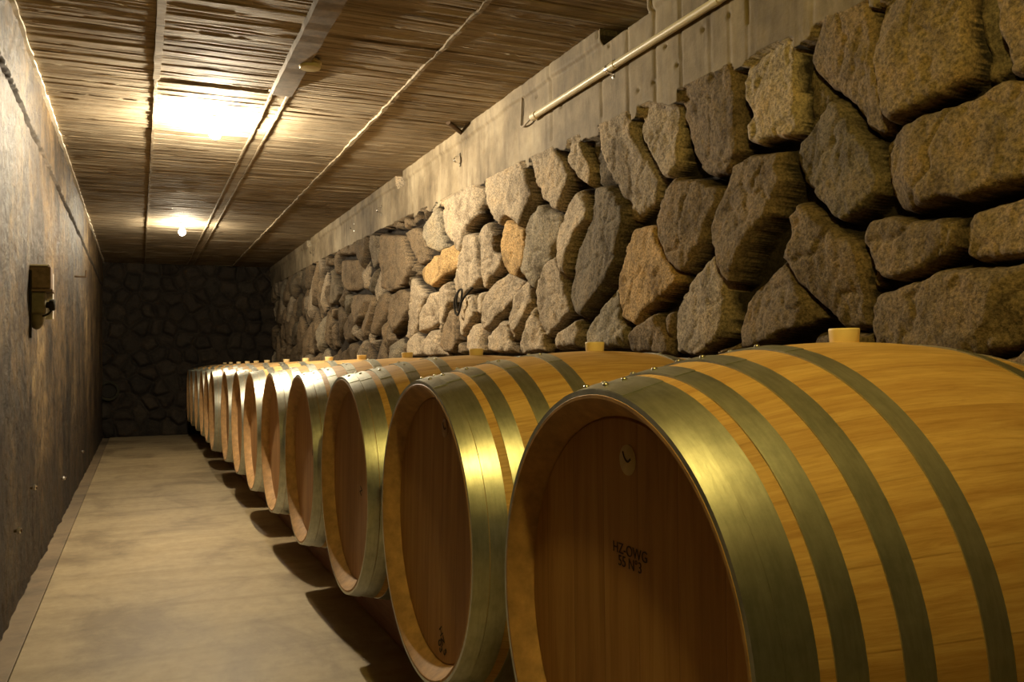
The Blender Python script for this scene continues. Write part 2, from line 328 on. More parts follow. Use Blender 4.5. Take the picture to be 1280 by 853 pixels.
# outlines of the large wall stones: kind of rock, recess in cm, (y, z) on the wall in metres
STONES = [
('b',0,[(1.640,1.618),(1.568,1.622),(1.504,1.621),(1.421,1.596),(1.418,1.534),(1.421,1.470),(1.410,1.431),(1.402,1.379),(1.398,1.303),(1.420,1.294),(1.445,1.301),(1.484,1.346),(1.500,1.377),(1.552,1.428),(1.584,1.446),(1.639,1.526),(1.658,1.569)]),
('b',-1,[(1.408,1.601),(1.187,1.589),(1.190,1.438),(1.180,1.399),(1.191,1.358),(1.239,1.334),(1.288,1.325),(1.340,1.313),(1.376,1.308),(1.400,1.326),(1.405,1.390),(1.415,1.473)]),
('d',4,[(1.185,1.588),(1.141,1.577),(1.137,1.441),(1.127,1.402),(1.135,1.357),(1.162,1.335),(1.186,1.352),(1.175,1.397),(1.187,1.436)]),
('b',1,[(1.134,1.574),(0.990,1.586),(0.998,1.302),(1.065,1.320),(1.110,1.330),(1.120,1.374),(1.133,1.430),(1.139,1.485)]),
('t',0,[(1.867,1.599),(1.807,1.609),(1.672,1.574),(1.667,1.516),(1.666,1.432),(1.670,1.366),(1.694,1.358),(1.752,1.369),(1.814,1.366),(1.855,1.379),(1.868,1.428),(1.848,1.453),(1.866,1.494),(1.874,1.552)]),
('b',0,[(1.414,1.285),(1.364,1.292),(1.294,1.314),(1.229,1.312),(1.177,1.318),(1.136,1.332),(1.065,1.315),(0.998,1.300),(1.003,1.127),(1.072,1.126),(1.111,1.123),(1.163,1.116),(1.209,1.107),(1.266,1.121),(1.294,1.115),(1.345,1.111),(1.384,1.120),(1.402,1.156),(1.405,1.211),(1.424,1.270)]),
('d',1,[(1.563,1.423),(1.524,1.394),(1.485,1.331),(1.439,1.289),(1.418,1.249),(1.404,1.196),(1.411,1.167),(1.450,1.149),(1.484,1.124),(1.539,1.113),(1.566,1.130),(1.592,1.164),(1.625,1.189),(1.663,1.237),(1.698,1.287),(1.705,1.314),(1.684,1.348),(1.636,1.370),(1.612,1.397)]),
('d',4,[(1.661,1.539),(1.628,1.500),(1.592,1.445),(1.574,1.426),(1.616,1.400),(1.644,1.372),(1.666,1.372)]),
('b',0,[(1.664,1.192),(1.619,1.165),(1.586,1.130),(1.547,1.103),(1.512,1.080),(1.485,1.063),(1.473,1.026),(1.471,0.964),(1.479,0.919),(1.477,0.871),(1.553,0.869),(1.596,0.911),(1.640,0.952),(1.678,0.985),(1.702,1.018),(1.734,1.056),(1.724,1.083),(1.695,1.113),(1.697,1.164)]),
('b',0,[(1.406,1.117),(1.352,1.101),(1.289,1.086),(1.214,1.085),(1.214,1.045),(1.221,1.019),(1.264,0.992),(1.315,0.977),(1.373,0.968),(1.410,0.974),(1.441,0.997),(1.453,1.028),(1.479,1.062),(1.471,1.092),(1.451,1.111)]),
('b',1,[(1.204,1.084),(1.164,1.095),(1.112,1.103),(1.071,1.108),(1.004,1.107),(1.007,0.988),(1.076,0.988),(1.129,0.986),(1.187,0.986),(1.206,0.999),(1.208,1.040)]),
('b',0,[(1.465,0.949),(1.398,0.953),(1.326,0.966),(1.275,0.984),(1.212,0.982),(1.139,0.978),(1.076,0.984),(1.007,0.982),(1.012,0.833),(1.080,0.831),(1.125,0.814),(1.192,0.791),(1.354,0.801),(1.459,0.817),(1.477,0.894),(1.476,0.924)]),
('b',1,[(1.116,0.807),(1.075,0.825),(1.012,0.829),(1.015,0.710),(1.195,0.703),(1.183,0.782)]),
('b',0,[(1.736,1.055),(1.688,1.005),(1.657,0.963),(1.605,0.900),(1.660,0.875),(1.741,0.861),(1.785,0.842),(1.866,0.832),(1.904,0.830),(1.922,0.880),(1.900,0.958),(1.861,0.992),(1.797,1.027)]),
('b',2,[(1.635,0.864),(1.561,0.864),(1.488,0.858),(1.472,0.812),(1.480,0.767),(1.701,0.765),(1.691,0.832)]),
('b',3,[(1.467,1.040),(1.454,1.013),(1.445,0.962),(1.465,0.959),(1.468,1.005)]),
('t',0,[(2.638,1.634),(2.575,1.641),(2.450,1.600),(2.416,1.532),(2.350,1.443),(2.300,1.375),(2.321,1.322),(2.382,1.289),(2.474,1.263),(2.508,1.326),(2.559,1.389),(2.611,1.469),(2.649,1.557),(2.664,1.601)]),
('t',1,[(2.407,1.604),(2.332,1.620),(2.230,1.605),(2.183,1.557),(2.190,1.511),(2.180,1.447),(2.175,1.404),(2.237,1.366),(2.274,1.377),(2.337,1.447),(2.376,1.500),(2.409,1.552)]),
('b',0,[(2.175,1.616),(2.100,1.611),(2.002,1.610),(1.911,1.597),(1.884,1.524),(1.890,1.464),(1.892,1.416),(1.879,1.363),(1.928,1.344),(1.969,1.321),(2.036,1.328),(2.107,1.363),(2.139,1.423),(2.161,1.490),(2.177,1.555)]),
('b',0,[(2.188,1.360),(2.085,1.333),(1.985,1.287),(2.002,1.239),(2.045,1.201),(2.074,1.140),(2.114,1.099),(2.167,1.058),(2.232,1.099),(2.277,1.167),(2.297,1.237),(2.283,1.274),(2.238,1.329)]),
('o',0,[(2.453,1.246),(2.356,1.239),(2.301,1.226),(2.285,1.168),(2.244,1.121),(2.179,1.052),(2.186,1.036),(2.247,1.003),(2.311,0.980),(2.391,0.956),(2.462,0.915),(2.549,0.950),(2.570,1.020),(2.560,1.096),(2.513,1.175)]),
('b',-2,[(1.918,1.342),(1.842,1.350),(1.724,1.334),(1.729,1.295),(1.701,1.255),(1.727,1.220),(1.749,1.172),(1.821,1.131),(1.868,1.083),(1.908,1.014),(1.928,1.009),(1.976,1.064),(2.005,1.125),(2.008,1.195),(1.970,1.265)]),
('t',0,[(2.006,1.106),(1.976,1.064),(1.947,1.024),(1.947,0.961),(1.956,0.875),(2.003,0.851),(2.089,0.814),(2.168,0.815),(2.252,0.823),(2.244,0.899),(2.236,0.961),(2.162,1.024),(2.082,1.069)]),
('b',2,[(1.932,0.852),(1.933,0.825),(2.004,0.813),(2.067,0.807),(2.024,0.832)]),
('b',2,[(2.286,0.957),(2.248,0.962),(2.247,0.913),(2.254,0.844),(2.281,0.893),(2.293,0.929)]),
('b',1,[(2.325,0.956),(2.312,0.930),(2.263,0.872),(2.259,0.816),(2.508,0.827),(2.506,0.894),(2.433,0.929)]),
('g',1,[(2.592,1.061),(2.570,1.012),(2.557,0.950),(2.513,0.902),(2.515,0.842),(2.786,0.851),(2.794,0.905),(2.723,0.975),(2.656,1.027)]),
('d',0,[(2.724,1.436),(2.603,1.415),(2.535,1.367),(2.492,1.308),(2.480,1.261),(2.517,1.210),(2.553,1.134),(2.612,1.076),(2.711,1.018),(2.789,0.974),(2.823,0.951),(2.896,0.993),(2.934,1.047),(2.936,1.085),(2.892,1.133),(2.898,1.172),(2.862,1.231),(2.780,1.282),(2.730,1.336),(2.719,1.383)]),
('t',-1,[(2.855,1.452),(2.790,1.402),(2.739,1.353),(2.740,1.313),(2.833,1.278),(2.890,1.215),(2.913,1.141),(2.935,1.121),(2.963,1.153),(3.004,1.223),(3.015,1.277),(2.986,1.345),(2.941,1.403)]),
('t',0,[(2.907,1.597),(2.804,1.611),(2.772,1.554),(2.735,1.502),(2.743,1.461),(2.776,1.436),(2.841,1.481),(2.881,1.527),(2.922,1.568)]),
('d',4,[(2.777,1.617),(2.694,1.612),(2.659,1.546),(2.608,1.446),(2.614,1.420),(2.724,1.439),(2.725,1.500),(2.766,1.558)]),
('t',0,[(3.263,1.622),(3.147,1.635),(3.053,1.624),(2.936,1.571),(2.902,1.512),(2.925,1.465),(2.969,1.428),(3.000,1.380),(3.059,1.404),(3.136,1.458),(3.199,1.538)]),
('t',-1,[(3.731,1.659),(3.517,1.654),(3.298,1.622),(3.232,1.545),(3.200,1.490),(3.252,1.443),(3.323,1.369),(3.393,1.409),(3.504,1.448),(3.583,1.415),(3.662,1.474),(3.713,1.529),(3.754,1.600)]),
('t',-1,[(4.404,1.631),(4.232,1.646),(3.980,1.650),(3.827,1.635),(3.829,1.561),(3.839,1.515),(3.926,1.488),(4.026,1.468),(4.047,1.415),(4.101,1.351),(4.195,1.420),(4.327,1.475),(4.394,1.561)]),
('g',0,[(4.464,1.633),(4.442,1.568),(4.468,1.518),(4.446,1.438),(4.520,1.409),(4.645,1.448),(4.748,1.542),(4.761,1.576),(4.614,1.618)]),
('o',0,[(4.260,1.440),(4.229,1.366),(4.208,1.327),(4.333,1.281),(4.427,1.253),(4.575,1.223),(4.730,1.257),(4.838,1.307),(4.822,1.363),(4.647,1.384),(4.570,1.407),(4.471,1.391),(4.375,1.421)]),
('b',1,[(5.122,1.612),(4.913,1.616),(4.775,1.562),(4.750,1.477),(4.780,1.400),(4.892,1.379),(5.004,1.510)]),
('b',0,[(5.851,1.663),(5.447,1.641),(5.153,1.599),(5.065,1.475),(5.008,1.383),(5.099,1.332),(5.225,1.292),(5.389,1.288),(5.562,1.302),(5.740,1.509)]),
('t',0,[(4.022,1.444),(3.927,1.439),(3.848,1.412),(3.840,1.305),(3.820,1.206),(3.912,1.166),(4.054,1.161),(4.181,1.128),(4.208,1.103),(4.285,1.179),(4.284,1.241),(4.124,1.338),(4.048,1.389)]),
('t',0,[(3.705,1.462),(3.644,1.391),(3.657,1.315),(3.587,1.283),(3.608,1.232),(3.712,1.204),(3.778,1.142),(3.811,1.157),(3.818,1.262),(3.821,1.416),(3.791,1.460)]),
('o',0,[(3.504,1.438),(3.393,1.399),(3.314,1.365),(3.325,1.302),(3.362,1.220),(3.427,1.169),(3.502,1.191),(3.549,1.233),(3.566,1.326),(3.544,1.392)]),
('g',0,[(3.152,1.445),(3.000,1.372),(3.009,1.307),(3.079,1.257),(3.096,1.218),(3.161,1.164),(3.228,1.101),(3.261,1.111),(3.303,1.157),(3.329,1.159),(3.363,1.206),(3.307,1.300),(3.287,1.383),(3.218,1.428)]),
('t',0,[(3.005,1.221),(2.977,1.165),(2.950,1.097),(2.924,1.018),(2.917,0.992),(3.012,0.945),(3.136,0.896),(3.198,0.988),(3.212,1.093),(3.161,1.164),(3.096,1.205)]),
('t',0,[(2.843,0.959),(2.817,0.911),(2.825,0.852),(3.114,0.852),(3.113,0.875),(3.013,0.919)]),
('t',0,[(3.230,1.042),(3.207,0.981),(3.152,0.917),(3.138,0.842),(3.410,0.832),(3.390,0.889),(3.335,0.945)]),
('t',0,[(3.346,1.154),(3.303,1.136),(3.280,1.056),(3.334,0.988),(3.407,0.933),(3.454,0.891),(3.499,0.967),(3.459,1.039),(3.457,1.098)]),
('t',0,[(3.549,1.222),(3.419,1.153),(3.496,1.071),(3.595,1.017),(3.698,0.968),(3.806,0.948),(3.826,1.014),(3.801,1.108),(3.692,1.171)]),
('t',0,[(3.575,0.993),(3.508,0.975),(3.500,0.907),(3.455,0.840),(3.808,0.853),(3.818,0.901),(3.699,0.944)]),
('t',1,[(3.889,1.147),(3.822,1.142),(3.837,1.014),(3.881,1.049),(3.913,1.117)]),
('t',0,[(4.031,1.142),(3.947,1.144),(3.915,1.051),(3.963,0.988),(4.085,0.959),(4.111,0.926),(4.161,0.953),(4.196,1.085),(4.131,1.107)]),
('t',0,[(3.917,0.994),(3.838,0.982),(3.819,0.853),(3.991,0.847),(4.088,0.874),(4.073,0.942)]),
('b',1,[(4.136,0.918),(4.088,0.866),(4.101,0.844),(4.215,0.850)]),
('t',0,[(4.458,1.216),(4.328,1.235),(4.296,1.180),(4.297,1.128),(4.404,1.030),(4.478,0.941),(4.488,1.018),(4.473,1.125)]),
('b',0,[(4.242,1.095),(4.200,1.049),(4.171,0.946),(4.205,0.889),(4.272,0.854),(4.433,0.864),(4.504,0.903),(4.405,0.999)]),
('t',0,[(4.495,1.204),(4.473,1.125),(4.500,1.034),(4.626,0.993),(4.813,0.976),(4.868,0.986),(4.837,1.076),(4.700,1.140),(4.595,1.196)]),
('t',0,[(4.626,0.989),(4.489,0.988),(4.491,0.911),(4.433,0.841),(4.816,0.845),(4.786,0.934)]),
('t',0,[(4.953,0.989),(4.841,0.944),(4.816,0.845),(5.167,0.850),(5.104,0.918)]),
('t',1,[(4.972,1.319),(4.699,1.188),(4.808,1.115),(4.953,1.006),(5.103,0.943),(5.227,0.964),(5.099,1.081),(5.036,1.163),(5.004,1.245)]),
('b',0,[(5.416,1.252),(5.218,1.272),(5.005,1.212),(5.067,1.139),(5.257,1.036),(5.423,0.989),(5.489,1.101)]),
('b',0,[(5.765,1.597),(5.443,1.465),(5.249,1.283),(5.484,1.267),(5.625,1.306),(5.658,1.413)]),
('b',0,[(7.098,1.662),(6.393,1.592),(6.264,1.391),(6.540,1.372),(6.736,1.377),(6.993,1.524)]),
('d',0,[(7.634,1.636),(7.329,1.616),(6.943,1.382),(7.165,1.306),(7.397,1.321)]),
('b',0,[(5.931,1.292),(5.885,1.220),(6.146,0.993),(6.296,1.071)]),
('b',0,[(5.625,1.297),(5.521,1.195),(5.860,1.004),(6.000,1.008),(5.816,1.176)]),
('b',0,[(6.589,1.343),(6.052,1.301),(6.227,1.160),(6.454,1.088),(6.642,1.216)]),
]

M_STONE = mat_stone('rubble_stone'); M_STONE_DARK = mat_stone('dark_rubble_stone', .8)  # second stone is a darker tone, for the back wall
M_BAND = mat_band(); M_CEIL = mat_ceiling(); M_LEFT = mat_leftwall()
M_FLOOR = mat_floor('screed_floor', (.36, .285, .165), (.22, .165, .09))
M_GUTTER = mat_floor('gutter_concrete', (.22, .165, .10), (.12, .088, .052), .6)
M_STAVE = mat_staves(); M_HEAD = mat_head(); M_HOOP = mat_hoop()
M_GROOVE_SHADE = mat_plain('groove_shade', (.05, .036, .022), .9, 0, 30, .5)
M_CHIME = mat_plain('raw_stave_ends', (.43, .25, .10), .65, 0, 35, .3)
M_RIVET = mat_plain('rivet_steel', (.62, .60, .52), .28, 1, 60, .1)
M_BUNG = mat_plain('silicone_bung', (.93, .74, .38), .45, 0, 8, .05)
M_RAIL = mat_rail(); M_WEDGE = mat_plain('raw_wedge_timber', (.46, .26, .14), .7, 0, 25, .3)
M_INK = mat_plain('stamp_ink', (.055, .035, .022), .8, 0, 60, .2)
M_BADGE = mat_plain('badge_paint', (.62, .50, .30), .6, 0, 60, .12)
M_PVC = mat_plain('cream_conduit', (.74, .66, .46), .38, 0, 20, .06)
M_STEEL = mat_plain('zinc_clip', (.75, .73, .68), .25, 1, 50, .1)
M_CABLE = mat_plain('grey_cable', (.30, .25, .18), .6, 0, 40, .2)
M_BLACK = mat_plain('black_rubber', (.02, .017, .013), .8, 0, 40, .2, .15)
M_RUST = mat_plain('rusted_iron', (.13, .085, .05), .55, .5, 50, .4)
M_BRACKET = mat_plain('olive_box', (.12, .10, .055), .5, .2, 40, .3)
M_YELLOW = mat_plain('yellowed_plastic', (.50, .42, .20), .5, 0, 30, .1)
M_LIT_EDGE = mat_plain('lit_corner_edge', (.66, .60, .48), .8, 0, 40, .15)
M_PORC = mat_plain('porcelain', (.75, .72, .65), .3, 0, 10, .03)
M_BATTEN = mat_plain('dark_batten', (.20, .155, .105), .8, 0, 18, .4)  # darker brown for the wide ceiling batten

XL, XR, YB, YF = -.38, 1.49, 10.9, -8.0
CZ = lambda y: 1.955 + .0045 * y          # underside of the slab rises slightly to the far end

# ------------------------------------------------------------------ camera
f_px, yaw, pit, rol = 1079.22, .4080734, .0253624, -.0115274
fwd = Vector((math.sin(yaw) * math.cos(pit), math.cos(yaw) * math.cos(pit), math.sin(pit)))
rt = Vector((math.cos(yaw), -math.sin(yaw), 0)); up = rt.cross(fwd)
r2 = rt * math.cos(rol) + up * math.sin(rol); u2 = -rt * math.sin(rol) + up * math.cos(rol)
cam = bpy.data.cameras.new('camera'); co = bpy.data.objects.new('camera', cam); COL.objects.link(co)
cam.sensor_width = 36; cam.lens = 36 * f_px / 1280; cam.clip_start = .02
co.matrix_world = Matrix(((r2.x, u2.x, -fwd.x, 0), (r2.y, u2.y, -fwd.y, 0), (r2.z, u2.z, -fwd.z, .8), (0, 0, 0, 1)))
SC.camera = co

# ------------------------------------------------------------------ rubble heightfields
CLR = {'b': (.24, .18, .112), 't': (.42, .345, .245), 'g': (.33, .285, .205), 'd': (.19, .155, .105), 'o': (.46, .31, .14)}

def poly_sd(px, py, poly):
    """signed distance, positive inside"""
    P = np.array(poly); Q = np.roll(P, -1, 0)
    d = np.full(px.shape, 1e9); ins = np.zeros(px.shape, bool)
    for a, b in zip(P, Q):
        e = b - a; L = (e ** 2).sum()
        t = np.clip(((px - a[0]) * e[0] + (py - a[1]) * e[1]) / max(L, 1e-12), 0, 1)
        d = np.minimum(d, np.hypot(px - a[0] - t * e[0], py - a[1] - t * e[1]))
        c = ((a[1] > py) != (b[1] > py)) & (px < (b[0] - a[0]) * (py - a[1]) / (b[1] - a[1] + 1e-12) + a[0])
        ins ^= c
    return np.where(ins, d, -d)

def stone_profile(d, u, v, c, H, rg, edge=.014, tilt=.13, size=.15):
    """height of one lump: steep rounded sides, a tilted and faceted face"""
    g = rg.uniform(-tilt, tilt, 2)
    h = H + (u - c[0]) * g[0] + (v - c[1]) * g[1]
    for k in range(4):
        a = rg.uniform(0, 2 * PI); s = rg.uniform(.25, .8); o = rg.uniform(.65, 1.2) * size
        h = np.minimum(h, H + .004 - s * np.maximum((u - c[0]) * math.cos(a) + (v - c[1]) * math.sin(a) - o, -.01))
    side = 1 - np.exp(-(np.maximum(d, 0) / edge) ** 1.3)
    return np.where(d > 0, np.maximum(h, .012) * side, d * 2)

def voronoi_stones(u, v, su, sv, u0, u1, v0, v1, seed, H=.07, rot=0.0, stretch=1.0, gap=.007, edge=.014, limit=None):
    rg = np.random.default_rng(seed)
    ca, sa = math.cos(rot), math.sin(rot)
    seeds = []
    nu = int((u1 - u0) / su) + 2; nv = int((v1 - v0) / sv) + 2
    for i in range(-1, nu):
        for j in range(-1, nv):
            seeds.append((u0 + (i + .5 * (j % 2) + rg.uniform(-.36, .36)) * su, v0 + (j + rg.uniform(-.36, .36)) * sv))
    S = np.array(seeds)
    T = lambda a, b: (a * ca + b * sa, (-a * sa + b * ca) / stretch)
    SX, SY = T(S[:, 0], S[:, 1])
    wu = u + .018 * fbm(u * 11, v * 11, seed + 50, 3); wv = v + .018 * fbm(u * 11 + 9, v * 11 + 5, seed + 60, 3)
    X, Y = T(wu, wv)
    F = X.ravel(); G = Y.ravel()
    out = np.zeros(F.shape); idx = np.zeros(F.shape, int)
    for s in range(0, len(F), 40000):
        dd = (F[s:s + 40000, None] - SX) ** 2 + (G[s:s + 40000, None] - SY) ** 2
        nb = np.argpartition(dd, 5, axis=1)[:, :5]
        dn = np.take_along_axis(dd, nb, 1); o = np.argsort(dn, 1); nb = np.take_along_axis(nb, o, 1); dn = np.take_along_axis(dn, o, 1)
        best = np.full(len(dn), 1e9)
        for k in range(1, 5):
            L = np.hypot(SX[nb[:, k]] - SX[nb[:, 0]], SY[nb[:, k]] - SY[nb[:, 0]])
            best = np.minimum(best, (dn[:, k] - dn[:, 0]) / (2 * L + 1e-9))
        out[s:s + 40000] = best; idx[s:s + 40000] = nb[:, 0]
    d = out.reshape(u.shape) - gap; idx = idx.reshape(u.shape)
    if limit is not None: d = np.minimum(d, limit)
    Hj = H; h = np.full(u.shape, -1.0); col = np.zeros(u.shape + (3,))
    for k in np.unique(idx):
        mk = idx == k
        r = np.random.default_rng(seed * 1000 + int(k))
        h[mk] = stone_profile(d[mk], u[mk], v[mk], S[k], H + r.uniform(-.03, .014), r, edge, .26, min(su, sv) * .5)
        key = r.choice(list('bbbbbttgd'), 1)[0]
        col[mk] = np.array(CLR[key]) * r.uniform(.6, 1.05)
    return h, col

# right wall: rubble below, board-marked concrete band above, in one mesh
ys = [-.35]
while ys[-1] < YB + .12: ys.append(ys[-1] + max(.0036, .0031 * abs(ys[-1])))
ys = np.array([YF - .1, -6, -4, -2.6, -1.8, -1.1] + ys)
zs = np.concatenate([np.arange(-.02, .55, .03), np.arange(.55, .75, .012), np.arange(.75, 2.04, .0046)])
U, V = np.meshgrid(ys, zs, indexing='ij')
zb = np.interp(U, [1.4, 1.9, 2.4, 3.4, 4.8, 7.8, 11], [1.60, 1.611, 1.63, 1.652, 1.691, 1.743, 1.775]) + .006 * fbm(U * 14, U * 0, 5, 3)
h = -.008 + .006 * fbm(U * 25, V * 25, 3, 3)
cc = np.ones(U.shape + (3,)) * np.array((.035, .027, .019))  # open joints near-black: soil tone and gap shade put into one colour
dmax = np.full(U.shape, -1.0)
for n, (key, rec, poly) in enumerate(STONES):
    P = np.array(poly)
    zt = np.interp(P[:, 0], [1.4, 1.9, 2.4, 3.4, 4.8, 7.8, 11], [1.60, 1.611, 1.63, 1.652, 1.691, 1.743, 1.775])
    P[:, 1] = np.where(P[:, 1] > zt - .05, P[:, 1] + .05, P[:, 1]); poly = P
    lo = P.min(0) - .06; hi = P.max(0) + .06
    i0, i1 = np.searchsorted(ys, lo[0]), np.searchsorted(ys, hi[0]); j0, j1 = np.searchsorted(zs, lo[1]), np.searchsorted(zs, hi[1])
    if i1 <= i0 or j1 <= j0: continue
    sl = (slice(i0, i1), slice(j0, j1)); u = U[sl]; v = V[sl]
    wu = u + .008 * fbm(u * 26, v * 26, 70, 4); wv = v + .008 * fbm(u * 26 + 5, v * 26 + 9, 80, 4)
    d = poly_sd(wu, wv, poly) + .0035
    size = min(hi[0] - lo[0], hi[1] - lo[1]) - .12
    rg = np.random.default_rng(900 + n)
    hh = stone_profile(d, u, v, P.mean(0), .074 - rec * .010 + rg.uniform(-.006, .006), rg, .006, .20, size * .62)
    w = hh > h[sl]
    jit = rg.uniform(.88, 1.12)
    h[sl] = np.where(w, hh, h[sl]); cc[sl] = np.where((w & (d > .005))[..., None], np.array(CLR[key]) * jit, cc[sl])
    dmax[sl] = np.maximum(dmax[sl], d)
hv, cv = voronoi_stones(U, V, .27, .30, -2.7, 11.2, -.1, 1.8, 21, .078, .62, 2.1, .009, .008, limit=-dmax - np.where(U < 4.8, .055, .03))
w = hv > h
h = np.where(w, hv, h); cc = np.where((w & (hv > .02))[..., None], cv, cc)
above = (V > zb) | ((V > zb - .028 + .03 * fbm(U * 9, V * 9, 66, 3)) & (h < .052) & (U < 4.9))
h = h + np.where(h > .02, .0032 * fbm(U * 22, V * 16, 13, 4) + .004 * fbm(U * 60, V * 45, 23, 3) - .007 * np.clip(.12 - np.abs(fbm(U * 9 + V * 5, V * 7 - U * 3, 27, 3)), 0, .12) / .12, 0)
X = XR + .075 - h
# the band
xb = XR + .002 * fbm(U * 6, V * 3, 31, 4) + .0012 * fbm(U * 60, V * 12, 33, 3)
for s in (3.742, 3.029, 2.634, 2.453, 2.291, 2.15, 2.005, 1.919, 1.842, 4.06, 4.45, 4.9, 5.35, 5.9, 6.5, 7.1, 7.8, 8.5, 9.2, 10, 1.6, 1.4, 1.2, .9):
    sm = s + .004 * fbm(V * 9, V * 0 + s, 41, 2)
    xb = xb + .008 * np.exp(-((U - sm) / (.003 + .0013 * s)) ** 2) * (.3 + .7 * (vnoise(V * 8, U * 0 + s * 3, 44) > -.4))
for k in range(26):                                   # blow holes
    r = np.random.default_rng(600 + k); y0, z0 = r.uniform(1.3, 6), r.uniform(1.68, 1.92)
    xb = xb + .012 * np.exp(-(((U - y0) / .006) ** 2 + ((V - z0) / .007) ** 2))
# a thicker lip along the top with rough edge, and three pockets left by the formwork
xb = xb - .012 * (1 / (1 + np.exp(-(V - (CZ(U) - .055 + .01 * fbm(U * 5, U * 0, 46, 3))) / .003)))
for (a, b, zz) in ((2.315, 2.61, 1.905), (5.08, 5.23, 1.90), (8.15, 8.32, 1.925)):
    xb = np.where((U > a) & (U < b) & (V > zz), XR + .30, xb)
X = np.where(above, xb, X)
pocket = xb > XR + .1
cc = np.where(pocket[..., None], np.array((.03, .024, .018)), cc)  # shade inside the pockets put into the colour
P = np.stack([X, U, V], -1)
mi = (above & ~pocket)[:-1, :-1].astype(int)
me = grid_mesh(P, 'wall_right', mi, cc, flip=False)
tag(link('wall_right', me, [M_STONE, M_BAND]), kind='structure')

# back wall: darker rubble with a thin ledge under the slab
u = np.arange(XL - .1, XR + .2, .011); v = np.arange(-.02, 2.08, .011)
U, V = np.meshgrid(u, v, indexing='ij')
hb, cb = voronoi_stones(U, V, .19, .17, XL - .2, XR + .3, -.1, 2.1, 77, .055, .3, 1.0, .004, .016)
w = hb > 0
hb = np.maximum(hb, -.002) + .005 * fbm(U * 30, V * 30, 12, 3)
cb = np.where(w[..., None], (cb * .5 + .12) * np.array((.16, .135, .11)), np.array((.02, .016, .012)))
me = grid_mesh(np.stack([U, YB - hb, V], -1), 'wall_back', None, cb, flip=True)
tag(link('wall_back', me, M_STONE_DARK), kind='structure')

# left wall with a ragged pour line near the top
ys = [.9]
while ys[-1] < YB + .1: ys.append(ys[-1] + .0042 * ys[-1])
ys = np.array([YF - .1, -5, -3, -1.5, -.5, .2, .6] + ys); zs = np.arange(-.03, 2.05, .0085)
U, V = np.meshgrid(ys, zs, indexing='ij')
x = XL + .006 * fbm(U * 5, V * 1.5, 5, 4) + .003 * fbm(U * 30, V * 12, 6, 4)
zl = 1.717 + .006 * fbm(U * 3, U * 0, 8, 3) + .005 * fbm(U * 25, U * 0, 9, 3)
wdt = .009 + .008 * fbm(U * 16, U * 0, 10, 4)
x = x - .03 * np.exp(-((V - zl) / wdt) ** 4) + .006 * (V > zl)
foot = np.clip(1 - V / .28, 0, 1)
x = x + foot * .008 * np.abs(fbm(U * 9, V * 9, 14, 4)) + .003 * fbm(U * 9, V * 9, 15, 5) * np.clip(1.3 - V, 0, 1) + .003 * fbm(U * 40, V * 40, 16, 3)
mi = (np.abs(V - zl) < wdt * 1.05)[:-1, :-1].astype(int)  # groove faces get a near-black material, the groove's shade as colour
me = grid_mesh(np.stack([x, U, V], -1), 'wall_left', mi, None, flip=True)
tag(link('wall_left', me, [M_LEFT, M_GROOVE_SHADE]), kind='structure')

# wall behind the camera
bm = bmesh.new(); add_box(bm, (XL - .1, YF - .2, 0), (XR + .1, YF, 2.0))
tag(link('wall_front', bm_mesh(bm, False), M_BAND), kind='structure')

# plaster strip between left wall and slab, grazing lamp light put into its pale colour
bm = bmesh.new()
rg = random.Random(5); n = 160; vs = []
for i in range(n + 1):
    y = .5 + (YB - .5) * i / n; wz = .011 + .005 * rg.random(); wx = .016 + .007 * rg.random()
    vs.append([bm.verts.new(p) for p in ((XL - .02, y, CZ(y) - wz), (XL + wx, y, CZ(y) - wz * .8), (XL + wx, y, CZ(y) + .02), (XL - .02, y, CZ(y) + .02))])
for a, b in zip(vs, vs[1:]):
    for k in range(4): bm.faces.new((a[k], a[(k + 1) % 4], b[(k + 1) % 4], b[k]))
tag(link('trim_1', bm_mesh(bm, False), M_LIT_EDGE), kind='structure')

# floor: screed slab and the darker gutter strip along the left wall
u = np.linspace(XL + .072, XR + .2, 12); v = np.linspace(YF - .1, YB + .1, 40)
U, V = np.meshgrid(u, v, indexing='ij'); 
bm = bmesh.new(); add_box(bm, (XL + .072, YF - .1, -.12), (XR + .2, YB + .1, 0), .003)
tag(link('floor', bm_mesh(bm, False), M_FLOOR), kind='structure')
bm = bmesh.new(); add_box(bm, (XL - .1, YF - .1, -.12), (XL + .068, YB + .1, -.006), .002)
tag(link('trim_2', bm_mesh(bm, False), M_GUTTER), kind='structure')

# ceiling: the print of rough boards laid across
edges = [YF - .1]
rg = np.random.default_rng(3)
while edges[-1] < YB + .2: edges.append(edges[-1] + rg.uniform(.055, .11))
edges = np.array(edges); off = rg.uniform(-.0014, .0014, len(edges)); slope = rg.uniform(-.02, .02, len(edges))
ys = np.concatenate([[YF - .1, -5, -3, -1.5, -.5, .5, 1.2, 1.8], np.arange(2.2, 5, .0048), np.arange(5, 8, .007), np.arange(8, YB + .15, .012)])
xs = np.unique(np.concatenate([np.arange(XL - .1, XR + .2, .022), [.073, .077, .505, .515]]))
U, V = np.meshgrid(xs, ys, indexing='ij')
Vw = V + .006 * fbm(U * 2.5, V * 2, 9, 3) + .004 * fbm(U * 14, V * 8, 19, 3)
k = np.clip(np.searchsorted(edges, Vw) - 1, 0, len(edges) - 2)
fr = (Vw - edges[k]); wd = edges[k + 1] - edges[k]; e = np.minimum(fr, wd - fr)
panel = (U > .065).astype(int) + (U > .56) + (U > 1.03)
z = CZ(V) + off[(k + panel * 7) % len(edges)] + slope[(k + panel * 13) % len(edges)] * (fr - wd / 2)
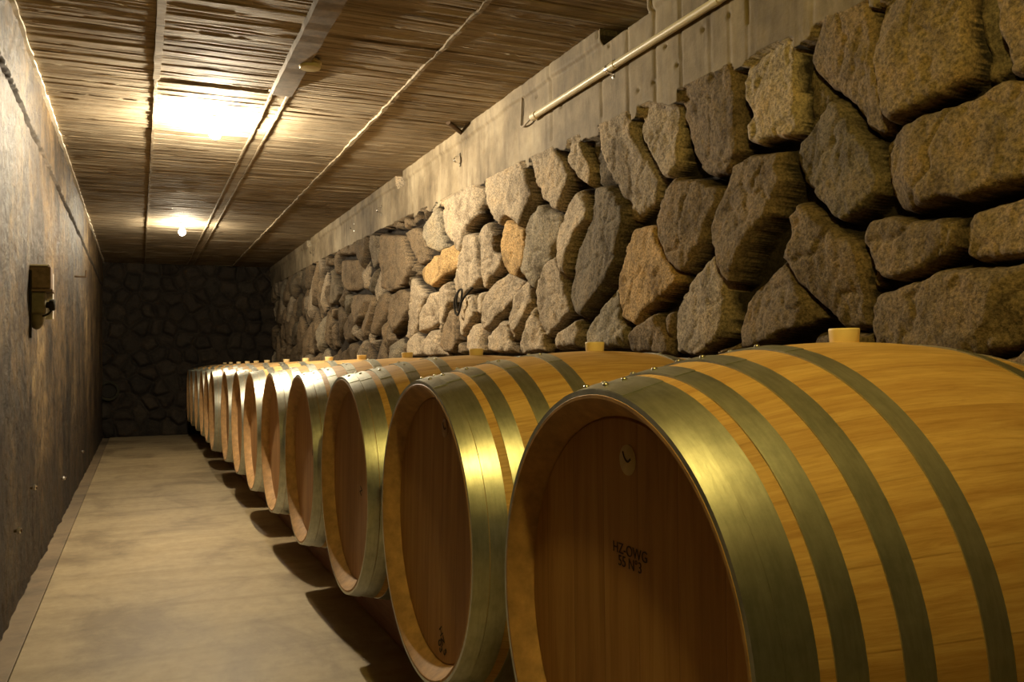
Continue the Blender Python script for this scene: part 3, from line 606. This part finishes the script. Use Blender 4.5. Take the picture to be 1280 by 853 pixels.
z = z + .009 * np.exp(-(e / .0042) ** 2) * np.clip(2.5 * vnoise(U * 4, k * 1.7, 55) + .5, -.35, 1) + .002 * fbm(U * 3, V * 60, 56, 3)
slot = (U > .075) & (U < .51) & (np.abs(V - 3.765 + .004 * fbm(U * 9, U * 0, 57, 3)) < .022)
z = np.where(slot, CZ(V) + .07, z)
z = z + .03 * np.exp(-((V - 4.18) / .012) ** 4) * ((U > -.35) & (U < -.26))
me = grid_mesh(np.stack([U, V, z], -1), 'ceiling', None, None, flip=True)
tag(link('ceiling', me, M_CEIL), kind='structure')

def rib(name, x0, x1, y0, y1, t, mat=M_CEIL, wob=.002, seed=1, base=.012):
    rg = random.Random(seed); bm = bmesh.new(); n = max(4, int((y1 - y0) / .06)); vs = []
    for i in range(n + 1):
        y = y0 + (y1 - y0) * i / n; a = rg.uniform(-wob, wob); b = rg.uniform(-wob, wob); c = rg.uniform(-wob, wob) * .6; z = CZ(y)
        vs.append([bm.verts.new(p) for p in ((x0 + a, y, z + base), (x0 + a + .002, y, z - t + c), (x1 + b - .002, y, z - t + c), (x1 + b, y, z + base))])
    for a, b in zip(vs, vs[1:]):
        for q in range(3): bm.faces.new((a[q], a[q + 1], b[q + 1], b[q]))
    bm.faces.new(vs[0]); bm.faces.new(vs[-1])
    tag(link(name, bm_mesh(bm, False), mat), kind='structure')
rib('trim_3', .052, .082, 2.0, 3.74, .010, seed=3)
rib('trim_4', .057, .072, 3.74, YB, .007, seed=4)
rib('trim_5', .514, .600, 1.6, 3.72, .028, seed=5, wob=.0012, mat=M_BATTEN)
rib('trim_6', .518, .530, 3.72, YB, .010, seed=6)
rib('trim_7', .588, .600, 3.72, YB, .007, seed=7)
rib('trim_8', 1.022, 1.040, 1.6, YB, .008, seed=8, wob=.005)
rib('trim_9', .525, .590, 4.4, YB, .003, seed=9)

# ------------------------------------------------------------------ barrels
R0, RH, HL = .348, .2864, .3955
prof = lambda x: R0 - (R0 - RH) * (x / HL) ** 2
def hoop_mesh(a, b, lap_deg, extra):
    """steel band from x=a to x=b with its riveted overlap"""
    bm = bmesh.new(); t = .0016; S = 96
    add_lathe(bm, [(prof(a) - .002, a), (prof(a) + t + extra, a), (prof((a + b) / 2) + t + extra, (a + b) / 2), (prof(b) + t + extra, b), (prof(b) - .002, b)], S, 'x')
    c0 = math.radians(90 + lap_deg); vs = []
    for i in range(13):
        an = c0 + math.radians(-17 + 30 * i / 12); row = []
        for (x, rr) in ((a + .0005, prof(a)), (a + .0005, prof(a) + t + extra + .0009), (b - .0005, prof(b) + t + extra + .0009), (b - .0005, prof(b))):
            row.append(bm.verts.new((x, rr * math.cos(an), rr * math.sin(an))))
        vs.append(row)
    for p, q in zip(vs, vs[1:]):
        for k in range(3): bm.faces.new((p[k], p[k + 1], q[k + 1], q[k]))
    bm.faces.new(vs[0]); bm.faces.new(vs[-1])
    return bm_mesh(bm, True, 'hoop', 25)
# staves: outer belly, chime, croze
bm = bmesh.new()
pr = [(.2455, -HL + .036), (.2570, -HL + .036), (.2605, -HL + .028), (RH - .009, -HL + .003), (RH - .006, -HL), (RH - .002, -HL), (RH, -HL + .002)]
pr += [(prof(x), x) for x in np.linspace(-HL + .012, HL - .012, 29)]
pr += [(RH, HL - .002), (RH - .002, HL), (RH - .006, HL), (RH - .009, HL - .003), (.2605, HL - .028), (.2570, HL - .036), (.2455, HL - .036)]
add_lathe(bm, [(float(a), float(b)) for a, b in pr], 104, 'x')
ME_STAVES = bm_mesh(bm, True, 'staves', 35)
ME_STAVES.materials.append(M_STAVE); ME_STAVES.materials.append(M_CHIME)
for p in ME_STAVES.polygons:
    c = p.center
    if math.hypot(c.y, c.z) < RH - .0015 and abs(c.x) > HL - .05: p.material_index = 1
def head_mesh(s):
    bm = bmesh.new()
    x0 = s * (-HL + .033)
    add_lathe(bm, [(.2585, x0 + s * .004), (.2545, x0), (.18, x0 - s * .0008), (.09, x0 - s * .001), (.002, x0 - s * .001)], 72, 'x', cap1=True)
    return bm_mesh(bm, True, 'head', 30)
ME_HEAD = {1: head_mesh(1), -1: head_mesh(-1)}
HOOPS = [(-HL + .0005, -HL + .0275, .0030), (-HL + .0297, -HL + .061, 0), (-HL + .077, -HL + .108, 0), (-HL + .145, -HL + .177, 0), (-HL + .236, -HL + .267, 0)]
HOOPS = HOOPS + [(-b, -a, e) for a, b, e in reversed(HOOPS)]
bm = bmesh.new()
bmesh.ops.create_uvsphere(bm, u_segments=12, v_segments=8, radius=.0042)
for v in bm.verts: v.co.z *= .75
ME_RIVET = bm_mesh(bm, True, 'rivet')
bm = bmesh.new()
add_lathe(bm, [(.0160, -.018), (.0196, .002), (.0207, .017), (.0206, .019), (.0198, .0200), (.012, .0202), (.003, .0196)], 40, 'z', cap0=True, cap1=True)
ME_BUNG = bm_mesh(bm, True, 'bung', 50)

AX = .80 - .3243                            # height of every barrel's axis
def make_barrel(x, y, lap, seed, detail):
    rg = random.Random(seed)
    root = empty('wine_barrel', (x, y, AX - R0))
    c = (0, 0, R0)
    def part(name, me, mat, parent=root, loc=c, rot=(0, 0, 0)):
        o = bpy.data.objects.new(name, me); COL.objects.link(o)
        if not me.materials: me.materials.append(mat)
        o.parent = parent; o.location = loc; o.rotation_euler = rot; return o
    turn = rg.uniform(-.2, .2)
    part('staves', ME_STAVES, M_STAVE, rot=(turn, 0, 0))
    h = part('head', ME_HEAD[1], M_HEAD, rot=(rg.uniform(-.12, .12) if seed else 0, 0, 0))
    part('head', ME_HEAD[-1], M_HEAD)
    for i, (a, b, ex) in enumerate(HOOPS):
        ld = lap + rg.uniform(-2.5, 2.5)
        hp = part('hoop', hoop_mesh(a, b, ld, ex), M_HOOP)
        if detail:
            for da in (-8.5, 1.0):
                an = math.radians(90 + ld + da); m = (a + b) / 2; rr = prof(m) + ex + .0026
                part('rivet', ME_RIVET, M_RIVET, hp, (m, rr * math.cos(an), rr * math.sin(an)), (an - PI / 2, 0, 0))
    part('bung', ME_BUNG, M_BUNG, loc=(0, 0, R0 * 2 - .001))
    return root, h

# x shift, y, lap angle, label
ROW = [
 (0, -2, 'nearest wine barrel, right in front, with round badge and two stamped lines on its head'),
 (0, 3, 'second wine barrel from the camera, faint round badge and vertical stamp low on head'),
 (0, 8, 'third wine barrel from the camera, narrow yellow glint halfway down its front hoops'),
 (0, 10, 'fourth wine barrel from the camera, pale band joints and rivets on its hoops'),
 (.001, 6, 'fifth wine barrel from the camera, its top brightly lit by the middle lamp'),
 (.0, -6, 'sixth wine barrel from the camera, head half lit in a diagonal'),
 (.006, 12, 'seventh wine barrel from the camera, with glaring white front hoops'),
 (.004, 2, 'eighth wine barrel from the camera, just before the one set into the aisle'),
 (-.018, 8, 'ninth wine barrel from the camera, standing slightly proud into the aisle'),
 (-.004, -4, 'tenth wine barrel from the camera, just beyond the one set into the aisle'),
 (.004, 5, 'eleventh wine barrel, fourth from the far end of the row'),
 (.0, 0, 'twelfth wine barrel, third from the far end of the row'),
 (-.004, 3, 'last but one wine barrel at the far end of the row'),
 (.0, 6, 'farthest wine barrel, closest to the dark stone end wall'),
]
YS = [.920, 1.637, 2.350, 3.054, 3.763, 4.470, 5.185, 5.90, 6.69, 7.45, 8.17, 8.88, 9.62, 10.36]
BAR = []
for i, (dx, lap, lab) in enumerate(ROW):
    root, hd = make_barrel(.902 + dx, YS[i], lap, i, i < 8)
    tag(root, lab, 'wine barrel', 'oak wine barrels lying side by side along the aisle')
    BAR.append((root, hd))

# badge, stamped writing on the nearest heads
def disc(r, t, ring=False, seg=40):
    bm = bmesh.new(); add_lathe(bm, [(r, 0), (r, -t), (r * .985, -t - .0002), (.0005, -t - .0002)], seg, 'x', cap1=True)
    return bm_mesh(bm, True)
XF = -HL + .033 - .0008
def badge(hd, y, z, r, lab):
    b = link('badge', disc(r, .0006), M_BADGE, hd, (XF, y, z)); b['label'] = lab
    bm = bmesh.new(); s = r / .02
    pts = [(-.0018, .0105 * s, .0105 * s), (-.0018, .0075 * s, .004 * s), (-.0018, .002 * s, -.001 * s), (-.0018, -.003 * s, -.0015 * s), (-.0018, -.0085 * s, .002 * s)]
    add_tube(bm, smooth_path(pts, 5), .0016 * s, 8)
    for v in bm.verts: v.co.x = -.0011 + (v.co.x + .0018) * .35
    k = link('badge_mark', bm_mesh(bm), M_INK, b); return b
def stamp(hd, txt, y, z, size, rot=0, lab='dark stamped lettering'):
    cu = bpy.data.curves.new('stamp', 'FONT'); cu.body = txt; cu.size = size; cu.align_x = 'CENTER'; cu.align_y = 'CENTER'; cu.extrude = .0003; cu.space_line = .8
    tmp = bpy.data.objects.new('tmp', cu); COL.objects.link(tmp)
    dg = bpy.context.evaluated_depsgraph_get(); me = bpy.data.meshes.new_from_object(tmp.evaluated_get(dg))
    bpy.data.objects.remove(tmp)
    me.materials.clear()
    # seen from -X the text reads towards -Y
    M = Matrix(((0, 0, -1, 0), (-1, 0, 0, 0), (0, 1, 0, 0), (0, 0, 0, 1))) @ Matrix.Rotation(rot, 4, 'Z')
    me.transform(M)
    o = link('stamp', me, M_INK, hd, (XF - .0006, y, z)); o['label'] = lab
    return o
h0, h1, h2, h3 = (BAR[i][1] for i in range(4))
badge(h0, -.020, .206, .0185, 'small round beige badge with a dark tick')
stamp(h0, 'HZ-OWG\n55 N°3', -.022, .089, .0185)
badge(h1, -.045, .205, .018, 'faint round badge').data.materials[0] = mat_plain('faded_badge', (.42, .26, .14), .6, 0, 60, .1)
stamp(h1, 'HZ 5\n 03', -.047, -.214, .026, -.9)
stamp(h2, 'N', -.09, .0, .03, 1.2); stamp(h3, 'II', -.1, .03, .03, .2)

# ------------------------------------------------------------------ rack under the barrels
def timber(name, x0, x1, y0, y1, z1, lab):
    bm = bmesh.new(); add_box(bm, (x0, y0, 0), (x1, y1, z1), .004)
    o = link(name, bm_mesh(bm, False), M_RAIL); tag(o, lab, 'rack rail'); return o
ZR = .1368
timber('rack_rail', .675, .745, .55, 10.72, ZR - .004, 'long red-brown timber rail under the aisle side of the barrels')
timber('rack_rail', 1.06, 1.13, .55, 10.72, ZR - .004, 'long timber rail under the wall side of the barrels')
def wedge_mesh(s):
    bm = bmesh.new(); vs = []
    for y, z in ((.105, 0), (.235, 0), (.235, .070), (.220, .070), (.105, .008)):
        vs.append([bm.verts.new((x, s * y, z)) for x in (-.028, .028)])
    n = len(vs)
    for k in range(n): bm.faces.new((vs[k][0], vs[(k + 1) % n][0], vs[(k + 1) % n][1], vs[k][1]))
    bm.faces.new([v[0] for v in vs]); bm.faces.new([v[1] for v in vs][::-1])
    return bm_mesh(bm, False, 'wedge')
WM = {1: wedge_mesh(1), -1: wedge_mesh(-1)}
for m in WM.values(): m.materials.append(M_WEDGE)
ORD = ['nearest', 'second', 'third', 'fourth', 'fifth', 'sixth', 'seventh', 'eighth', 'ninth', 'tenth', 'eleventh', 'twelfth', 'thirteenth', 'farthest']
for i in range(14):
    for s in (1, -1):
        o = bpy.data.objects.new('wooden_wedge', WM[s]); COL.objects.link(o); o.location = (.706, YS[i], ZR - .004)
        tag(o, 'raw timber wedge on the aisle rail chocking the %s barrel on its %s side' % (ORD[i], 'far' if s > 0 else 'camera'), 'wedge', 'wedges chocking the barrels')

# ------------------------------------------------------------------ lamps
BULB = {}
def lamp(x, y, watts, col, lab, vis_r=.028):
    z = CZ(y)
    root = empty('ceiling_lamp', (x, y, z)); tag(root, lab, 'lamp', 'bare bulbs along the vault')
    bm = bmesh.new(); add_lathe(bm, [(.036, .012), (.036, -.006), (.030, -.012), (.018, -.016), (.018, -.034), (.014, -.036)], 32, 'z', cap1=True)
    link('lamp_holder', bm_mesh(bm), M_PORC, root)
    bm = bmesh.new(); add_lathe(bm, [(.012, -.034), (.014, -.044), (.022, -.056), (vis_r, -.072), (vis_r * .93, -.086), (.018, -.097), (.008, -.102), (.001, -.103)], 24, 'z', cap1=True)
    area = 4 * PI * vis_r ** 2 * .9
    m = mat_emit('glowing_bulb', col, watts / (area * PI))
    link('bulb', bm_mesh(bm), m, root)
    return root
lamp(.33, .42, L_NEAR, (1, .745, .19), 'bare bulb on the ceiling over the nearest barrel, out of the picture above')
lamp(.33, 4.26, L_MID, (1, .845, .60), 'glowing bare bulb on the ceiling just past the dark slot, the brighter of two')
lamp(.33, 7.62, L_FAR, (1, .845, .60), 'glowing bare bulb on the ceiling near the dark end wall')

# ------------------------------------------------------------------ things on the right band
XW = XR
bm = bmesh.new(); add_tube(bm, [(XW - .018, 3.16, 1.800), (XW - .018, 2.548, 1.800), (XW - .018, 1.3, 1.796)], .0125, 20)
cr = empty('conduit_pipe', (XW - .018, 3.16, 1.787)); tag(cr, 'cream plastic conduit pipe running along the concrete band above the stones', 'pipe')
o = link('pipe', bm_mesh(bm), M_PVC); o.parent = cr; o.matrix_parent_inverse = Matrix.Translation(-Vector(cr.location))
def sub(o, root):
    o.parent = root; o.matrix_parent_inverse = Matrix.Translation(-Vector(root.location)); return o
bm = bmesh.new(); add_tube(bm, [(XW - .018, 3.168, 1.8), (XW - .018, 3.130, 1.8)], .0155, 20)
sub(link('end_bush', bm_mesh(bm), M_PVC), cr)
bm = bmesh.new(); add_tube(bm, [(XW - .018, 2.575, 1.8), (XW - .018, 2.50, 1.8)], .0145, 20)
sub(link('coupling', bm_mesh(bm), M_PVC), cr)
bm = bmesh.new(); add_tube(bm, [(XW - .018, 1.965, 1.799), (XW - .018, 1.935, 1.799)], .0145, 20)
sub(link('coupling', bm_mesh(bm), M_PVC), cr)

def saddle(y, z, lab):
    root = empty('pipe_saddle', (XW, y, z)); tag(root, lab, 'pipe clip', 'zinc pipe saddles screwed to the band')
    bm = bmesh.new()
    pts = [(0, -.034), (0, -.017)] + [(-.018 - .0135 * math.sin(a), .0155 * -math.cos(a)) for a in np.linspace(0, PI, 9)] + [(0, .017), (0, .034)]
    for w0, w1 in ((-.007, .007),):
        va = [[bm.verts.new((px - .002, w, pz)) for w in (w0, w1)] for px, pz in pts]; vb = [[bm.verts.new((px - .0005 if abs(pz) > .016 else px + .0015, w, pz)) for w in (w0, w1)] for px, pz in pts]
        for A in (va, vb):
            for p, q in zip(A, A[1:]): bm.faces.new((p[0], p[1], q[1], q[0]))
    link('strap', bm_mesh(bm, True), M_STEEL, root)
    for dz in (-.026, .026):
        b2 = bmesh.new(); add_lathe(b2, [(.0058, -.002), (.0052, -.0042), (.002, -.0052), (.0004, -.0053)], 14, 'x', cap1=True)
        link('screw', bm_mesh(b2), M_RIVET, root, (0, 0, dz))
    return root
saddle(2.545, 1.80, 'zinc saddle clip holding the cream conduit pipe')
for y, z, l in ((4.08, 1.829, 'empty zinc saddle clip on the concrete band, nearest of the four holding no pipe'), (5.617, 1.831, 'empty zinc saddle clip on the concrete band, second nearest of the four holding no pipe'), (6.41, 1.834, 'empty zinc saddle clip on the concrete band, second farthest of the four holding no pipe'), (8.064, 1.85, 'empty zinc saddle clip on the concrete band, farthest of the four holding no pipe')):
    saddle(y, z, l)
bm = bmesh.new()
add_tube(bm, smooth_path([(XW - .006, 3.292, 1.975), (XW - .006, 3.296, 1.90), (XW - .006, 3.308, 1.815), (XW - .009, 3.300, 1.797), (XW - .015, 3.262, 1.788), (XW - .020, 3.225, 1.790), (XW - .018, 3.18, 1.80), (XW - .018, 3.15, 1.80)], 8), .0042, 10)
tag(link('cable', bm_mesh(bm), M_CABLE), 'thin grey cable dropping down the band and curving into the conduit end', 'cable')
bm = bmesh.new()
add_tube(bm, smooth_path([(XR - .02, 4.066, 1.165), (XR - .03, 4.10, 1.12), (XR - .03, 4.098, 1.07), (XR - .03, 4.058, 1.042), (XR - .03, 4.022, 1.07), (XR - .03, 4.0, 1.12), (XR - .02, 4.02, 1.165), (XR - .025, 4.055, 1.16), (XR - .032, 4.07, 1.11), (XR - .03, 4.045, 1.065), (XR - .025, 3.985, 1.12), (XR + .02, 3.95, 1.18)], 8), .0055, 8)
tag(link('looped_cord', bm_mesh(bm), M_BLACK), 'black cord hanging in a loop from a joint of the stone wall', 'cord')
bm = bmesh.new(); add_tube(bm, [(1.375, 3.93, CZ(3.9) - .004), (1.50, 4.05, CZ(4) - .022)], .012, 10)
tag(link('iron_stub', bm_mesh(bm), M_RUST), 'short iron bar stub sticking out where ceiling meets the right band', 'bar')
# round cover beside the wide ceiling batten
root = empty('ceiling_rose', (.600, 3.30, CZ(3.3) - .012)); tag(root, 'small round yellowish plastic cover under the wide ceiling batten', 'ceiling cover')
bm = bmesh.new(); add_lathe(bm, [(.030, .022), (.038, .004), (.040, -.002), (.040, -.010), (.037, -.014), (.010, -.015)], 36, 'z', cap0=True, cap1=True)
link('cover', bm_mesh(bm), M_YELLOW, root, (0, 0, -.012))
bm = bmesh.new(); add_lathe(bm, [(.044, .004), (.044, -.002), (.040, -.003)], 36, 'z', cap0=True, cap1=True)
link('base', bm_mesh(bm), M_YELLOW, root, (0, 0, -.004))

# ------------------------------------------------------------------ things on the left wall
root = empty('junction_box', (XL, 3.74, .97)); tag(root, 'old dark rusted box bracket fixed to the stained left wall', 'junction box')
bm = bmesh.new(); add_box(bm, (-.01, -.045, .13), (.074, .045, .218), .006)
link('upper_box', bm_mesh(bm, False), M_RUST, root)
bm = bmesh.new(); add_box(bm, (-.005, -.048, .2165), (.066, .048, .224), .002)
o = link('lid', bm_mesh(bm, False), M_STEEL, root); o['label'] = 'bright metal lid'
bm = bmesh.new(); add_box(bm, (-.005, -.05, .120), (.080, .05, .130), .002)
link('flange', bm_mesh(bm, False), M_RUST, root)
bm = bmesh.new(); add_box(bm, (-.01, -.040, .035), (.055, .040, .121), .008)
link('lower_box', bm_mesh(bm, False), M_BRACKET, root)
bm = bmesh.new(); add_lathe(bm, [(.030, .038), (.029, .018), (.022, -.004), (.012, -.018), (.004, -.022)], 24, 'z', (.022, 0, 0), cap0=True, cap1=True)
link('bottom_boss', bm_mesh(bm), M_BRACKET, root)
bm = bmesh.new(); add_lathe(bm, [(.012, 0), (.012, .016), (.020, .018), (.022, .024), (.022, .034), (.018, .038)], 20, 'x', (.048, -.012, .072), cap0=True, cap1=True)
link('cable_gland', bm_mesh(bm), M_BLACK, root)
bm = bmesh.new(); add_tube(bm, smooth_path([(.075, -.012, .058), (.066, -.02, .040), (.048, -.02, .030), (.03, -.01, .03)], 6), .004, 8)
link('gland_lead', bm_mesh(bm), M_BLACK, root)
bm = bmesh.new(); add_tube(bm, [(.006, -.048, .20), (.006, -.048, .05), (.006, -.044, -.055)], .0045, 8)
link('drop_wire', bm_mesh(bm), M_BLACK, root)
bm = bmesh.new(); add_box(bm, (.0, .045, .02), (.074, .075, .20), .004)
o = link('pale_side_plate', bm_mesh(bm, False), M_PORC, root)
bm = bmesh.new(); add_tube(bm, smooth_path([(XL - .02, 6.2, 1.392), (XL + .02, 6.2, 1.388), (XL + .060, 6.2, 1.388), (XL + .066, 6.2, 1.395), (XL + .068, 6.2, 1.43)], 6), .006, 8)
tag(link('wall_hook', bm_mesh(bm), M_RUST), 'small dark iron hook bent upwards on the left wall past the rusted box', 'hook')
BN = ['left wall anchor bolt standing highest of the near pair', 'left wall anchor bolt lowest and nearest the camera', 'left wall anchor bolt low down, third one along', 'left wall anchor bolt low down, farthest one along']
for (y, z), l in zip(((3.765, .345), (3.30, .262), (5.2, .212), (6.88, .203)), BN):
    root = empty('anchor_bolt', (XL + .02, y, z)); tag(root, 'rusty iron ' + l, 'bolt', 'anchor bolts low on the left wall')
    bm = bmesh.new(); add_tube(bm, [(-.05, 0, 0), (.004, 0, 0)], .006, 10); link('shank', bm_mesh(bm), M_RUST, root)
    bm = bmesh.new(); add_lathe(bm, [(.012, -.012), (.012, -.003), (.010, -.001), (.002, -.001)], 6, 'x', cap0=True, cap1=True); link('nut', bm_mesh(bm, False), M_STEEL, root)
# drain pipe stub in the end wall
root = empty('drain_pipe', (-.315, YB - .05, .535)); tag(root, 'short open pipe stub low in the corner of the dark end wall', 'pipe')
bm = bmesh.new(); rr = add_lathe(bm, [(.062, .06), (.105, -.03), (.112, -.035), (.112, -.045), (.100, -.047), (.085, -.042), (.078, .05)], 32, 'y')
link('collar', bm_mesh(bm), mat_plain('grey_green_pipe', (.03, .028, .018), .9, 0, 20, .2, .1), root)
bm = bmesh.new(); add_lathe(bm, [(.079, .0), (.04, .001), (.001, .001)], 32, 'y', cap1=True)
link('bore', bm_mesh(bm), M_BLACK, root)

# ------------------------------------------------------------------ render look
w = bpy.data.worlds.new('world'); SC.world = w; w.use_nodes = True
w.node_tree.nodes['Background'].inputs[0].default_value = (0, 0, 0, 1); w.node_tree.nodes['Background'].inputs[1].default_value = 0
SC.view_settings.view_transform = 'Standard'; SC.view_settings.look = 'None'
SC.view_settings.gamma = 1; SC.view_settings.use_curve_mapping = False
SC.view_settings.exposure = EXPOSURE
SC.cycles.use_denoising = True
SC.cycles.max_bounces = 8; SC.cycles.diffuse_bounces = 5; SC.cycles.glossy_bounces = 4
SC.cycles.caustics_reflective = False; SC.cycles.caustics_refractive = False
SC.cycles.sample_clamp_indirect = 4
